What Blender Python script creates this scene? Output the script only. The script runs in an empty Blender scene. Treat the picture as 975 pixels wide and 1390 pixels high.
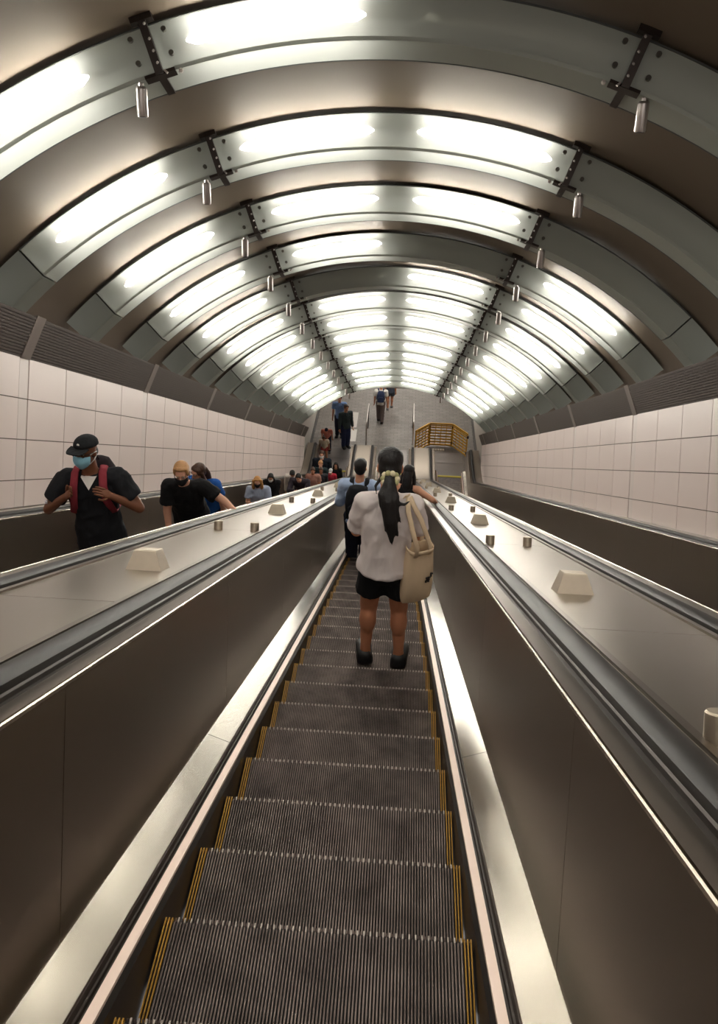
import bpy, bmesh, math, random
from mathutils import Vector, Matrix, Quaternion

# ------------------------------------------------------------------ camera, world, exposure
random.seed(7)
scene = bpy.context.scene
COL = scene.collection
C30, S30 = math.cos(math.pi / 6), 0.5
UF = 30.2                                   # slope distance at which the incline meets the lower floor (z = 0)
NOSE_W = -1.353                             # step-nose line below the camera, square to the slope
ZC = UF * S30 - NOSE_W * C30                # camera height above the lower floor
YF = UF * C30 + NOSE_W * S30
CAMX = 0.16
FPX = 1120.0


def P(x, u, w):
    """slope frame (x across, u down the slope, w square to it) -> world"""
    return Vector((x, u * C30 + w * S30, ZC - u * S30 + w * C30))


cam_d = bpy.data.cameras.new('camera')
cam = bpy.data.objects.new('camera', cam_d)
COL.objects.link(cam)
scene.camera = cam
cam_d.sensor_fit = 'VERTICAL'
cam_d.sensor_height = 36.0
cam_d.lens = FPX / 1390.0 * 36.0
cam_d.shift_y = -45.0 / 1390.0              # the photograph ends 90 px above the caption bar
cam_d.clip_start = 0.05
cam_d.clip_end = 200
roll = math.radians(2.8)
Dc = Vector(((538 - 487.5) / FPX, -(628 - 650) / FPX, -1)).normalized()
Xc = Vector((math.cos(roll), -math.sin(roll), 0))
Xc = (Xc - Dc * Xc.dot(Dc)).normalized()
Nc = Xc.cross(Dc)
Mc = Matrix((Xc, Dc, Nc)).transposed()      # slope axes expressed in camera axes
Mw = Matrix(((1, 0, 0), (0, C30, S30), (0, -S30, C30)))   # columns: slope axes in world
Rcam = (Mw @ Mc.transposed()).to_4x4()
cam.matrix_world = Matrix.Translation(P(CAMX, 0, 0)) @ Rcam

world = bpy.data.worlds.new('world')
scene.world = world
world.use_nodes = True
world.node_tree.nodes['Background'].inputs[0].default_value = (1.0, 0.93, 0.87, 1)
world.node_tree.nodes['Background'].inputs[1].default_value = 0.55
scene.view_settings.view_transform = 'Standard'
scene.view_settings.look = 'None'
scene.view_settings.exposure = 1.12
scene.view_settings.gamma = 1.0
scene.view_settings.use_curve_mapping = False
scene.cycles.use_denoising = True
scene.cycles.max_bounces = 8
scene.cycles.sample_clamp_indirect = 6.0
LAMP_STRENGTH = 78.0

# ------------------------------------------------------------------ helpers


def lin(r, g, b):
    f = lambda c: c / 12.92 if c <= 0.04045 else ((c + 0.055) / 1.055) ** 2.4
    return (f(r / 255), f(g / 255), f(b / 255), 1)


MATS = {}


def mat(name, col, rough=0.6, metal=0.0, noise=0.0, nscale=30.0, bump=0.0, stretch=(1, 1, 1), rvar=0.0, spec=0.5, bdist=0.01, emit=None, es=0.0):
    if name in MATS:
        return MATS[name]
    m = bpy.data.materials.new(name)
    m.use_nodes = True
    nt = m.node_tree
    b = nt.nodes['Principled BSDF']
    b.inputs['Base Color'].default_value = col
    b.inputs['Roughness'].default_value = rough
    b.inputs['Metallic'].default_value = metal
    b.inputs['Specular IOR Level'].default_value = spec
    if emit:
        b.inputs['Emission Color'].default_value = emit
        b.inputs['Emission Strength'].default_value = es
    if noise or bump or rvar:
        tc = nt.nodes.new('ShaderNodeTexCoord')
        mp = nt.nodes.new('ShaderNodeMapping')
        mp.inputs['Scale'].default_value = stretch
        nz = nt.nodes.new('ShaderNodeTexNoise')
        nz.inputs['Scale'].default_value = nscale
        nz.inputs['Detail'].default_value = 2
        nt.links.new(tc.outputs['Object'], mp.inputs[0])
        nt.links.new(mp.outputs[0], nz.inputs['Vector'])
        if noise:
            mx = nt.nodes.new('ShaderNodeMix')
            mx.data_type = 'RGBA'
            mx.inputs[6].default_value = tuple(c * (1 - noise) for c in col[:3]) + (1,)
            mx.inputs[7].default_value = tuple(min(1, c * (1 + noise)) for c in col[:3]) + (1,)
            nt.links.new(nz.outputs[0], mx.inputs[0])
            nt.links.new(mx.outputs[2], b.inputs['Base Color'])
        if rvar:
            mr = nt.nodes.new('ShaderNodeMapRange')
            mr.inputs[1].default_value = 0.3
            mr.inputs[2].default_value = 0.7
            mr.inputs[3].default_value = max(0.02, rough - rvar)
            mr.inputs[4].default_value = rough + rvar
            nt.links.new(nz.outputs[0], mr.inputs[0])
            nt.links.new(mr.outputs[0], b.inputs['Roughness'])
        if bump:
            bp = nt.nodes.new('ShaderNodeBump')
            bp.inputs['Strength'].default_value = bump
            bp.inputs['Distance'].default_value = bdist
            nt.links.new(nz.outputs[0], bp.inputs['Height'])
            nt.links.new(bp.outputs[0], b.inputs['Normal'])
    MATS[name] = m
    return m


class MB:
    """collects polygons, builds one mesh object"""

    def __init__(s):
        s.v = []
        s.f = []
        s.fm = []

    def add(s, vs, fs, mi=0):
        o = len(s.v)
        s.v += [tuple(p) for p in vs]
        s.f += [tuple(i + o for i in f) for f in fs]
        s.fm += [mi] * len(fs)

    def box(s, a, b, mi=0, taper=None):
        x0, y0, z0 = a
        x1, y1, z1 = b
        t = taper or 0
        s.add([(x0, y0, z0), (x1, y0, z0), (x1, y1, z0), (x0, y1, z0),
               (x0 + t, y0 + t, z1), (x1 - t, y0 + t, z1), (x1 - t, y1 - t, z1), (x0 + t, y1 - t, z1)],
              [(3, 2, 1, 0), (4, 5, 6, 7), (0, 1, 5, 4), (1, 2, 6, 5), (2, 3, 7, 6), (3, 0, 4, 7)], mi)

    def bar(s, a, b, w, h=None, up=(0, 0, 1), mi=0):
        a, b = Vector(a), Vector(b)
        d = (b - a).normalized()
        x = d.cross(Vector(up))
        if x.length < 1e-4:
            x = d.cross(Vector((1, 0, 0)))
        x.normalize()
        y = x.cross(d)
        h = h or w
        c = [x * (w / 2) * i + y * (h / 2) * j for i, j in ((-1, -1), (1, -1), (1, 1), (-1, 1))]
        s.add([a + k for k in c] + [b + k for k in c],
              [(0, 1, 2, 3), (7, 6, 5, 4), (0, 4, 5, 1), (1, 5, 6, 2), (2, 6, 7, 3), (3, 7, 4, 0)], mi)

    def rings(s, rings, cap=True, closed_ring=True, mi=0):
        n = len(rings[0])
        vs = [p for r in rings for p in r]
        fs = []
        for i in range(len(rings) - 1):
            for j in range(n if closed_ring else n - 1):
                k = (j + 1) % n
                fs.append((i * n + j, i * n + k, (i + 1) * n + k, (i + 1) * n + j))
        if cap:
            fs.append(tuple(range(n))[::-1])
            fs.append(tuple((len(rings) - 1) * n + j for j in range(n)))
        s.add(vs, fs, mi)

    def tube(s, pts, r, n=8, mi=0, flat=1.0, up=(0, 0, 1), radii=None):
        pts = [Vector(p) for p in pts]
        rg = []
        px = None
        for i, p in enumerate(pts):
            d = (pts[min(i + 1, len(pts) - 1)] - pts[max(i - 1, 0)]).normalized()
            if px is None:
                x = d.cross(Vector(up))
                if x.length < 1e-4:
                    x = d.cross(Vector((1, 0, 0)))
            else:
                x = px - d * px.dot(d)
            x.normalize()
            px = x
            y = x.cross(d)
            rr = radii[i] if radii else r
            rg.append([p + x * math.cos(2 * math.pi * k / n) * rr + y * math.sin(2 * math.pi * k / n) * rr * flat for k in range(n)])
        s.rings(rg, mi=mi)

    def ball(s, c, r, rot=None, nu=14, nv=9, mi=0):
        if not hasattr(r, '__len__'):
            r = (r, r, r)
        c = Vector(c)
        rot = rot or Matrix.Identity(3)
        vs = [c + rot @ Vector((0, 0, -r[2]))]
        for i in range(1, nv):
            t = -math.pi / 2 + math.pi * i / nv
            for j in range(nu):
                a = 2 * math.pi * j / nu
                vs.append(c + rot @ Vector((r[0] * math.cos(t) * math.cos(a), r[1] * math.cos(t) * math.sin(a), r[2] * math.sin(t))))
        vs.append(c + rot @ Vector((0, 0, r[2])))
        fs = []
        for j in range(nu):
            fs.append((0, 1 + (j + 1) % nu, 1 + j))
            for i in range(nv - 2):
                a, b = 1 + i * nu + j, 1 + i * nu + (j + 1) % nu
                fs.append((a, b, b + nu, a + nu))
            fs.append((1 + (nv - 2) * nu + j, 1 + (nv - 2) * nu + (j + 1) % nu, len(vs) - 1))
        s.add(vs, fs, mi)

    def mesh(s, name, mats, smooth=False):
        me = bpy.data.meshes.new(name)
        me.from_pydata(s.v, [], s.f)
        if not isinstance(mats, (list, tuple)):
            mats = [mats]
        for m in mats:
            me.materials.append(m)
        if len(mats) > 1:
            me.polygons.foreach_set('material_index', s.fm)
        bm = bmesh.new()
        bm.from_mesh(me)
        bmesh.ops.recalc_face_normals(bm, faces=bm.faces)
        bm.to_mesh(me)
        bm.free()
        if smooth:
            me.polygons.foreach_set('use_smooth', [True] * len(me.polygons))
            if smooth != 'all':
                me.set_sharp_from_angle(angle=math.radians(35))
        me.update()
        return me

    def build(s, name, mats, parent=None, smooth=False, loc=None):
        return inst(name, s.mesh(name, mats, smooth), parent, loc)


def inst(name, me, parent=None, loc=None, rot=None):
    o = bpy.data.objects.new(name, me)
    COL.objects.link(o)
    if parent:
        o.parent = parent
    if loc is not None:
        o.location = loc
    if rot is not None:
        o.rotation_euler = rot
    return o


def tag(o, label=None, cat=None, group=None, kind=None):
    if label:
        o['label'] = label
    if cat:
        o['category'] = cat
    if group:
        o['group'] = group
    if kind:
        o['kind'] = kind
    return o


def thing(name, label, cat, loc=(0, 0, 0), rot=(0, 0, 0), group=None):
    return tag(inst(name, None, None, loc, rot), label, cat, group)


SLOPE_ROT = (-math.pi / 6, 0, 0)


def sloped(name, me=None, u=0.0, x=0.0, w=0.0):
    """object whose local axes are the slope frame"""
    return inst(name, me, None, P(x, u, w), SLOPE_ROT)


# ------------------------------------------------------------------ materials
M_DECK = mat('brushed_steel', lin(136, 127, 116), 0.29, 1.0, noise=0.06, nscale=1.2, stretch=(1, .7, 1))
M_BAND = mat('polished_steel', lin(152, 146, 135), 0.20, 1.0, noise=0.04, nscale=1.5)
M_PANEL = mat('dark_steel', lin(164, 154, 141), 0.29, 1.0, noise=0.04, nscale=1.2)
M_LEDGE = mat('ledge_steel', lin(112, 102, 91), 0.3, 1.0, noise=0.05, nscale=3, stretch=(3, .5, 3), rvar=0.0)
M_BLOCK = mat('cast_steel_block', lin(196, 184, 166), 0.40, 0.9, noise=.08, nscale=20)
M_TRIM = mat('bright_trim', lin(225, 214, 198), 0.25, 1.0)
M_RUBBER = mat('handrail_rubber', lin(30, 27, 25), 0.44, 0.0, spec=0.2)
M_SKIRT = mat('skirt_black', lin(48, 44, 42), 0.38, 0.6, noise=0.1, nscale=12)
M_STRIP = mat('skirt_strip_aluminium', lin(238, 214, 200), 0.4, 0.25)
M_GROOVE = mat('groove_dark', lin(62, 55, 50), 0.45, 0.7)
M_YELLOW = mat('step_yellow', lin(178, 130, 34), 0.5, 0.0, noise=0.25, nscale=40)
M_TILE = mat('wall_tile', lin(240, 224, 219), 0.35, 0.0, noise=0.015, nscale=1.5)
M_GROUT = mat('wall_joint', lin(120, 105, 98), 0.8)
M_STRIPT = mat('wall_strip', lin(234, 221, 216), 0.35)
M_LOUVRE = mat('louvre_grey', lin(104, 96, 92), 0.5, 0.3)
M_MULL = mat('mullion_grey', lin(150, 140, 134), 0.4, 0.4)
M_VAULT = mat('vault_panel_bronze', lin(108, 96, 82), 0.6, 0.1, noise=0.06, nscale=1.2, spec=.25)
M_ENDC = mat('arch_end_grey', lin(146, 152, 144), 0.45, 0.1)
M_BRACK = mat('bracket_dark', lin(58, 50, 46), 0.45, 0.6)
M_DOTS = mat('bracket_studs', lin(200, 195, 190), 0.35, 0.6)
M_CYL = mat('cylinder_steel', lin(190, 184, 180), 0.28, 0.9)
M_BLACK = mat('flat_black', lin(22, 21, 21), 0.6)
M_LAMP = mat('lamp_glow', (1, 1, 1, 1), 0.5, emit=(1.0, 0.95, 0.86, 1), es=LAMP_STRENGTH)
M_LAMPOFF = mat('lamp_unlit', lin(196, 198, 188), 0.3, 0.1)
M_HALLW = mat('hall_wall', lin(196, 190, 182), 0.5, 0.0, noise=0.05, nscale=3)
M_HALLB = mat('hall_base_dark', lin(92, 90, 88), 0.4, 0.2)


def cover_material():
    """milky acrylic lens: partly clear, partly diffusing"""
    m = bpy.data.materials.new('milky_arch_lens')
    m.use_nodes = True
    nt = m.node_tree
    out = nt.nodes['Material Output']
    b = nt.nodes['Principled BSDF']
    b.inputs['Base Color'].default_value = lin(172, 178, 168)
    b.inputs['Roughness'].default_value = 0.4
    tl = nt.nodes.new('ShaderNodeBsdfTranslucent')
    tl.inputs[0].default_value = (.93, .95, .9, 1)
    tp = nt.nodes.new('ShaderNodeBsdfTransparent')
    m1 = nt.nodes.new('ShaderNodeMixShader')
    m1.inputs[0].default_value = LENS_DIFF
    m2 = nt.nodes.new('ShaderNodeMixShader')
    m2.inputs[0].default_value = LENS_CLEAR
    nt.links.new(b.outputs[0], m1.inputs[1])
    nt.links.new(tl.outputs[0], m1.inputs[2])
    nt.links.new(m1.outputs[0], m2.inputs[1])
    nt.links.new(tp.outputs[0], m2.inputs[2])
    nt.links.new(m2.outputs[0], out.inputs['Surface'])
    return m


LENS_DIFF, LENS_CLEAR = 0.015, 0.20
M_COVER = cover_material()
M_HOUSE = mat('arch_housing_grey', lin(78, 80, 78), .7)


def step_material():
    m = bpy.data.materials.new('step_cast_aluminium')
    m.use_nodes = True
    nt = m.node_tree
    b = nt.nodes['Principled BSDF']
    b.inputs['Metallic'].default_value = 0.65
    b.inputs['Roughness'].default_value = 0.42
    tc = nt.nodes.new('ShaderNodeTexCoord')
    nz = nt.nodes.new('ShaderNodeTexNoise')
    nz.inputs['Scale'].default_value = 9
    nz.inputs['Detail'].default_value = 5
    oi = nt.nodes.new('ShaderNodeObjectInfo')
    ad = nt.nodes.new('ShaderNodeVectorMath')
    nt.links.new(tc.outputs['Object'], ad.inputs[0])
    nt.links.new(oi.outputs['Location'], ad.inputs[1])
    nt.links.new(ad.outputs[0], nz.inputs['Vector'])
    cr = nt.nodes.new('ShaderNodeValToRGB')
    cr.color_ramp.elements[0].position = 0.3
    cr.color_ramp.elements[0].color = lin(84, 73, 69)
    cr.color_ramp.elements[1].position = 0.75
    cr.color_ramp.elements[1].color = lin(140, 126, 120)
    nt.links.new(nz.outputs[0], cr.inputs[0])
    nt.links.new(cr.outputs[0], b.inputs['Base Color'])
    return m


M_STEP = step_material()
M_STEPBASE = mat('step_groove', lin(17, 14, 14), 0.7, 0.1)
M_TIP = mat('worn_lit_cleat_tip', lin(176, 166, 158), 0.4, 0.5, noise=0.4, nscale=60)  # pale cleat ends: real wear, plus light on the tips put into the colour


def floor_material():
    m = bpy.data.materials.new('floor_pavers')
    m.use_nodes = True
    nt = m.node_tree
    b = nt.nodes['Principled BSDF']
    b.inputs['Roughness'].default_value = 0.42
    tc = nt.nodes.new('ShaderNodeTexCoord')
    br = nt.nodes.new('ShaderNodeTexBrick')
    br.inputs['Color1'].default_value = lin(150, 144, 138)
    br.inputs['Color2'].default_value = lin(134, 129, 125)
    br.inputs['Mortar'].default_value = lin(112, 106, 100)
    br.inputs['Scale'].default_value = 1.0
    br.inputs['Mortar Size'].default_value = 0.008
    br.inputs['Brick Width'].default_value = 0.3
    br.inputs['Row Height'].default_value = 0.15
    nz = nt.nodes.new('ShaderNodeTexNoise')
    nz.inputs['Scale'].default_value = 2.2
    mx = nt.nodes.new('ShaderNodeMix')
    mx.data_type = 'RGBA'
    mx.blend_type = 'MULTIPLY'
    mx.inputs[0].default_value = 0.25
    nt.links.new(tc.outputs['Object'], br.inputs['Vector'])
    nt.links.new(tc.outputs['Object'], nz.inputs['Vector'])
    nt.links.new(br.outputs[0], mx.inputs[6])
    nt.links.new(nz.outputs[0], mx.inputs[7])
    nt.links.new(mx.outputs[2], b.inputs['Base Color'])
    return m


M_FLOOR = floor_material()

# ------------------------------------------------------------------ the shell of the tunnel
U0, U1 = -5.0, 30.7                        # tunnel from behind the camera to its mouth
AW = 3.29                                  # half width at the tiled walls
ROWS = [0.795, 0.42, 0.045, -0.33, -0.63]
MODU, STRIP0, STRIPW = 3.65, 7.45, 0.19
BAND_TOP = (3.16, 1.16)
CY, RL, RV = -1.652, 4.30, 4.61            # arch centre, soffit radius, vault radius
VA = math.radians(56)


def vault_pt(r, a):
    return r * math.sin(a), CY + r * math.cos(a)


ceil = tag(sloped('ceiling'), 'bronze metal barrel vault over the escalators between light arches', kind='structure')
PITCH, LIP0 = 1.81, 5.5
edges = [U0] + [LIP0 + PITCH * k - 0.12 for k in range(-5, 15) if LIP0 + PITCH * k - 0.12 > U0 + .3]
if edges[-1] < U1 - .3:
    edges.append(U1)
vault_cache = {}
for a, b in zip(edges, edges[1:]):
    key = round(b - a, 3)
    if key not in vault_cache:
        mb = MB()
        n = 40
        L = b - a - 0.006
        inner = [[(vault_pt(RV, -VA + 2 * VA * i / n)[0], y, vault_pt(RV, -VA + 2 * VA * i / n)[1]) for i in range(n + 1)] for y in (0, L)]
        outer = [[(vault_pt(RV + .04, -VA + 2 * VA * i / n)[0], y, vault_pt(RV + .04, -VA + 2 * VA * i / n)[1]) for i in range(n, -1, -1)] for y in (0, L)]
        mb.rings([inner[0] + outer[0], inner[1] + outer[1]])
        vault_cache[key] = mb.mesh('vault_panel', M_VAULT, True)
    inst('vault_panel', vault_cache[key], ceil, (0, a, 0))

for side, sg, sn in (('left', -1, 1), ('right', 1, 2)):
    mb = MB()
    mb.box((0.012, U0, -1.05), (0.16, U1, 0.80))
    back = mb.mesh('wall_backing', M_GROUT)
    wl = tag(sloped('wall_' + side, back, x=sg * AW), kind='structure',
             label='white tiled tunnel wall on the %s with fine dark joints' % side)
    if sg < 0:
        wl.rotation_euler = (-math.pi / 6, 0, 0)
        for v in back.vertices:
            v.co.x = -v.co.x
        back.flip_normals()
    tile_cache = {}
    i = -4
    while True:
        s0 = STRIP0 + MODU * i
        cells = [(s0 - STRIPW / 2, STRIPW, 'strip')] + [(s0 + STRIPW / 2 + j * (MODU - STRIPW) / 4, (MODU - STRIPW) / 4, 'tile') for j in range(4)]
        if cells[0][0] > U1:
            break
        i += 1
        for (a, wdt, kind) in cells:
            b = min(a + wdt, U1)
            a = max(a, U0)
            if b - a < 0.05:
                continue
            for r in range(4):
                z1, z0 = ROWS[r], ROWS[r + 1]
                g = 0.0045
                key = (kind, round(b - a, 3), r == 3, sg)
                if key not in tile_cache:
                    t = MB()
                    d = 0.012 if kind == 'tile' else 0.008
                    xa, xb = (-d + .012, 0.014)
                    if sg < 0:
                        xa, xb = -xb, -xa
                    t.box((xa, g * 1.5, g), (xb, b - a - g * 1.5, z1 - z0 - g))
                    tile_cache[key] = t.mesh('wall_' + kind, M_TILE if kind == 'tile' else M_STRIPT)
                inst('wall_tile' if kind == 'tile' else 'joint_strip', tile_cache[key], wl, (0, a, z0))
    # sloping grey louvre band above the tiles
    tr = tag(sloped('trim_%d' % sn), kind='structure', label='dark grey louvred band above the %s tiled wall' % side)
    x0, z0, x1, z1 = AW + .01, ROWS[0], BAND_TOP[0], BAND_TOP[1]
    du = MODU
    nx, nz = (z1 - z0), (x0 - x1)
    nl = math.hypot(nx, nz)
    nx, nz = -nx / nl, -nz / nl            # faces the room, downwards
    lm = None
    for k in range(-4, 8):
        a = max(STRIP0 + du * k + .09, U0)
        b = min(STRIP0 + du * (k + 1) - .09, U1)
        if b - a < .2:
            continue
        m1 = MB()
        nrib = 14
        for q in range(nrib):
            f0, f1 = q / nrib, (q + .72) / nrib
            pts = [(x0 + (x1 - x0) * f + nx * t, z0 + (z1 - z0) * f + nz * t) for f, t in ((f0, 0.012), (f1, 0.012), (f1, -.02), (f0, -.02))]
            m1.rings([[(sg * px, y, pz) for px, pz in pts] for y in (0, b - a)])
        m1.rings([[(sg * px, y, pz) for px, pz in ((x0, z0), (x1, z1), (x1 + .06, z1), (x0 + .06, z0))] for y in (0, b - a)])
        inst('louvre_panel', m1.mesh('louvre_panel', M_LOUVRE), tr, (0, a, 0))
        m2 = MB()
        pts = [(x0 + nx * .02, z0 - .01), (x1 + nx * .02, z1 + .01), (x1 + .06, z1 + .01), (x0 + .06, z0 - .01)]
        m2.rings([[(sg * px, y, pz) for px, pz in pts] for y in (-.18, 0)])
        inst('mullion', m2.mesh('mullion', M_MULL), tr, (0, a, 0))

# ------------------------------------------------------------------ light arches
ARC = lambda a0, a1, n: [math.radians(a0 + (a1 - a0) * i / n) for i in range(n + 1)]
KEEL = 19.8


def arc_rings(section, angs):
    return [[(vault_pt(r, a)[0], u, vault_pt(r, a)[1]) for r, u in section] for a in angs]


COVER_SEC = [(RV - .035, -.345), (RL + .012, -.275), (RL, -.265), (RL, -.004)]
HOUSE_SEC = [(RV - .03, -.35), (RV - .03, 0.0), (RL - .002, 0.0), (RL - .002, -.012), (RL + .02, -.012), (RV - .045, -.012), (RV - .045, -.335), (RV - .04, -.35)]
HIGHLIGHT_BEAD_SEC = [(RL + .016, -.282), (RL + .018, -.272), (RL - .003, -.262), (RL - .006, -.272)]  # bead added along the cover fold to draw its bright highlight line


def cover_mesh(a0, a1, name, m, sec=COVER_SEC, closed=False):
    mb = MB()
    mb.rings(arc_rings(sec, ARC(a0, a1, max(6, int(abs(a1 - a0) * .8)))), cap=closed, closed_ring=closed)
    return mb.mesh(name, m, True)


def housing_mesh(a0, a1, walls):
    """opaque white-lined housing behind the milky cover, with divider plates"""
    mb = MB()
    mb.rings(arc_rings(HOUSE_SEC, ARC(a0, a1, max(6, int(abs(a1 - a0) * .8)))))
    for w in walls:
        aa = [math.radians(w - .06), math.radians(w + .06)]
        mb.rings(arc_rings([(RV - .04, -.34), (RL + .004, -.27), (RL + .004, -.006), (RV - .04, -.006)], aa))
    return mb.mesh('arch_housing', M_HOUSE, True)


def lamp_mesh(a0, a1, m):
    mb = MB()
    rg = []
    n = 20
    for i in range(n + 1):
        t = i / n
        e = math.sqrt(max(0.0, 1 - max(0, abs(t - .5) * 2 - .9) ** 2 / .01 * .96))
        a = math.radians(a0 + (a1 - a0) * t)
        rc, uc, rad = 4.462, -.256, .037 * e
        ring = [(rc + math.cos(2 * math.pi * q / 12) * rad, uc + math.sin(2 * math.pi * q / 12) * rad) for q in range(12)]
        rg.append([(vault_pt(r, a)[0], u, vault_pt(r, a)[1]) for r, u in ring])
    mb.rings(rg)
    return mb.mesh('lamp_tube', m, True)


ME_CC = cover_mesh(-KEEL + .25, KEEL - .25, 'cover_centre', M_COVER)
ME_HC = housing_mesh(-KEEL + .2, KEEL - .2, (-KEEL + .3, KEEL - .3))
ME_BC = cover_mesh(-KEEL + .25, KEEL - .25, 'edge_bead', M_COVER, HIGHLIGHT_BEAD_SEC, True)
ME_CS = {s: cover_mesh(s * (KEEL + .25), s * 43.5, 'cover_side', M_COVER) for s in (-1, 1)}
ME_HS = {s: housing_mesh(s * (KEEL + .2), s * 43.55, (s * (KEEL + .3), s * 43.45)) for s in (-1, 1)}
ME_BS = {s: cover_mesh(s * (KEEL + .25), s * 43.5, 'edge_bead', M_COVER, HIGHLIGHT_BEAD_SEC, True) for s in (-1, 1)}
ME_CE = {s: cover_mesh(s * 43.7, s * 49.2, 'arch_foot', M_ENDC, COVER_SEC + [(RV - .03, 0.0)], True) for s in (-1, 1)}
LAMP_ANG = {'cl': (-17.0, -2.2), 'cr': (2.6, 17.4), 'l': (-40.0, -25.6), 'r': (25.6, 40.0)}
ME_LAMP = {(k, on): lamp_mesh(a[0], a[1], M_LAMP if on else M_LAMPOFF) for k, a in LAMP_ANG.items() for on in (True, False)}


def bracket_meshes(s):
    a = math.radians(s * KEEL)
    er = Vector((math.sin(a), 0, math.cos(a)))
    et = Vector((math.cos(a), 0, -math.sin(a)))
    pt = lambda r, u, t=0: Vector((0, 0, CY)) + er * r + et * t + Vector((0, u, 0))
    mb = MB()
    mb.bar(pt(RV + .01, -.40), pt(RL - .02, -.305), .045, .05, up=et)
    mb.bar(pt(RV - .02, -.40, -.07), pt(RV - .02, -.40, .07), .05, .04)
    mb.bar(pt(RL - .012, -.27, -.10), pt(RL - .012, -.27, .10), .07, .022, up=er)
    mb.bar(pt(RL - .012, -.27), pt(RL - .012, -.02), .05, .018, up=er)
    br = mb.mesh('bracket', M_BRACK)
    d = MB()
    for q in (.2, .45, .65, .85):
        c = pt(RV + .01, -.43).lerp(pt(RL - .02, -.335), q) + et * .012 * -s
        d.ball(c, (.009, .006, .011), nu=6, nv=4)
    d.bar(pt(RL - .03, -.31, -s * .05), pt(RL - .005, -.31, -s * .035), .012)
    d.ball(pt(RL - .02, -.27, -s * .13), .016, nu=8, nv=5)
    dots = d.mesh('bracket_studs', M_DOTS)
    bl = MB()
    bl.tube([(0, 0, 0), (0, -.02, 0)], .017, 10)
    spots = [pt(4.52, -.335, t) for t in (-.11, .11)] + [pt(4.38, -.305, t) for t in (-.11, .11)]
    bolt = bl.mesh('bolt', mat('bolt_grey', lin(104, 102, 96), .4, .5), True)
    return br, dots, bolt, spots


BRK = {s: bracket_meshes(s) for s in (-1, 1)}


def cylinder_mesh():
    mb = MB()
    # hangs plumb: local frame is tilted by the slope, so tilt it back
    dn = Vector((0, S30 * 0.6, -C30)).normalized()
    o = Vector((0, 0, 0))
    mb.tube([o, o + dn * .03], .018, 10)
    mb.tube([o + dn * .02, o + dn * .035, o + dn * .036, o + dn * .19, o + dn * .2], .037, 14, radii=[.03, .037, .037, .037, .034])
    mb.tube([o + dn * .2, o + dn * .203], .026, 12, mi=1)
    return mb.mesh('hanging_cylinder', [M_CYL, M_BLACK], True)


ME_CYL = cylinder_mesh()
OFF = {(0, 'cr'), (0, 'r'), (1, 'r'), (2, 'r'), (3, 'cr'), (4, 'cl')}
ORD = ['first', 'second', 'third', 'fourth', 'fifth', 'sixth', 'seventh', 'eighth', 'ninth', 'tenth', 'eleventh', 'twelfth', 'thirteenth', 'fourteenth', 'fifteenth']
STATE = {0: 'right half unlit', 1: 'right side unlit', 2: 'right side dark', 3: 'dark right of its crown', 4: 'dim left of its crown'}
for k in range(-4, 14):
    u = LIP0 + PITCH * k
    lab = ('curved light arch of the vault, %s from the viewer, %s' % (ORD[k], STATE.get(k, 'all lamps lit'))) if k >= 0 else \
        'curved light arch of the vault behind the viewer, %s back' % ORD[-k - 1]
    ar = tag(sloped('light_arch', u=u), lab, 'light fixture', 'light arches along the vault')
    c = inst('cover_centre', ME_CC, ar)
    inst('edge_bead', ME_BC, c)
    inst('arch_housing', ME_HC, ar)
    for s in (-1, 1):
        c = inst('cover_side', ME_CS[s], ar)
        inst('edge_bead', ME_BS[s], c)
        inst('arch_housing', ME_HS[s], ar)
        inst('arch_foot', ME_CE[s], ar)
        br, dots, bolt, spots = BRK[s]
        b = inst('bracket', br, ar)
        inst('bracket_stud_row', dots, b)
        if 0 <= k < 8:
            for sp in spots:
                inst('bolt', bolt, b, sp)
        a = math.radians(s * (KEEL + 1.9))
        inst('hanging_cylinder', ME_CYL, ar, (math.sin(a) * (RL + .005), -.235, CY + math.cos(a) * (RL + .005)))
    for q in LAMP_ANG:
        on = (k, q) not in OFF
        o = inst('lamp_tube', ME_LAMP[(q, on)], ar)
        if not on:
            o['label'] = 'unlit lamp tube'

# ------------------------------------------------------------------ escalators
TB = 0.6
TAN = math.tan(math.pi / 6)


def zpath(y):
    if y < YF - TB:
        return TAN * (YF - y)
    if y > YF + TB:
        return 0.0
    return TAN * (YF + TB - y) ** 2 / (4 * TB)


def phi(y):
    e = .01
    return math.atan((zpath(y - e) - zpath(y + e)) / (2 * e))


def path_pt(x, y, off):
    f = phi(y)
    m = off * math.cos(f) / C30
    return Vector((x, y + m * math.sin(f), zpath(y) + m * math.cos(f)))


YE = YF + 2.3                               # newel ends
YS = U0 * C30 + NOSE_W * S30
YCOMB = YF + 1.83


def ysamples(a, b):
    s = [a]
    for i in range(9):
        y = YF - TB + 2 * TB * i / 8
        if a + .01 < y < b - .01:
            s.append(y)
    return s + [b]


def sweep(mb, prof, a, b, cx, sg, mi=0):
    mb.rings([[path_pt(cx + sg * x, y, off) for x, off in prof] for y in ysamples(a, b)], mi=mi)


def yb(u):
    return u * C30 + NOSE_W * S30


TREAD, NCLEAT, HW = 0.376, 96, 0.446


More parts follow.
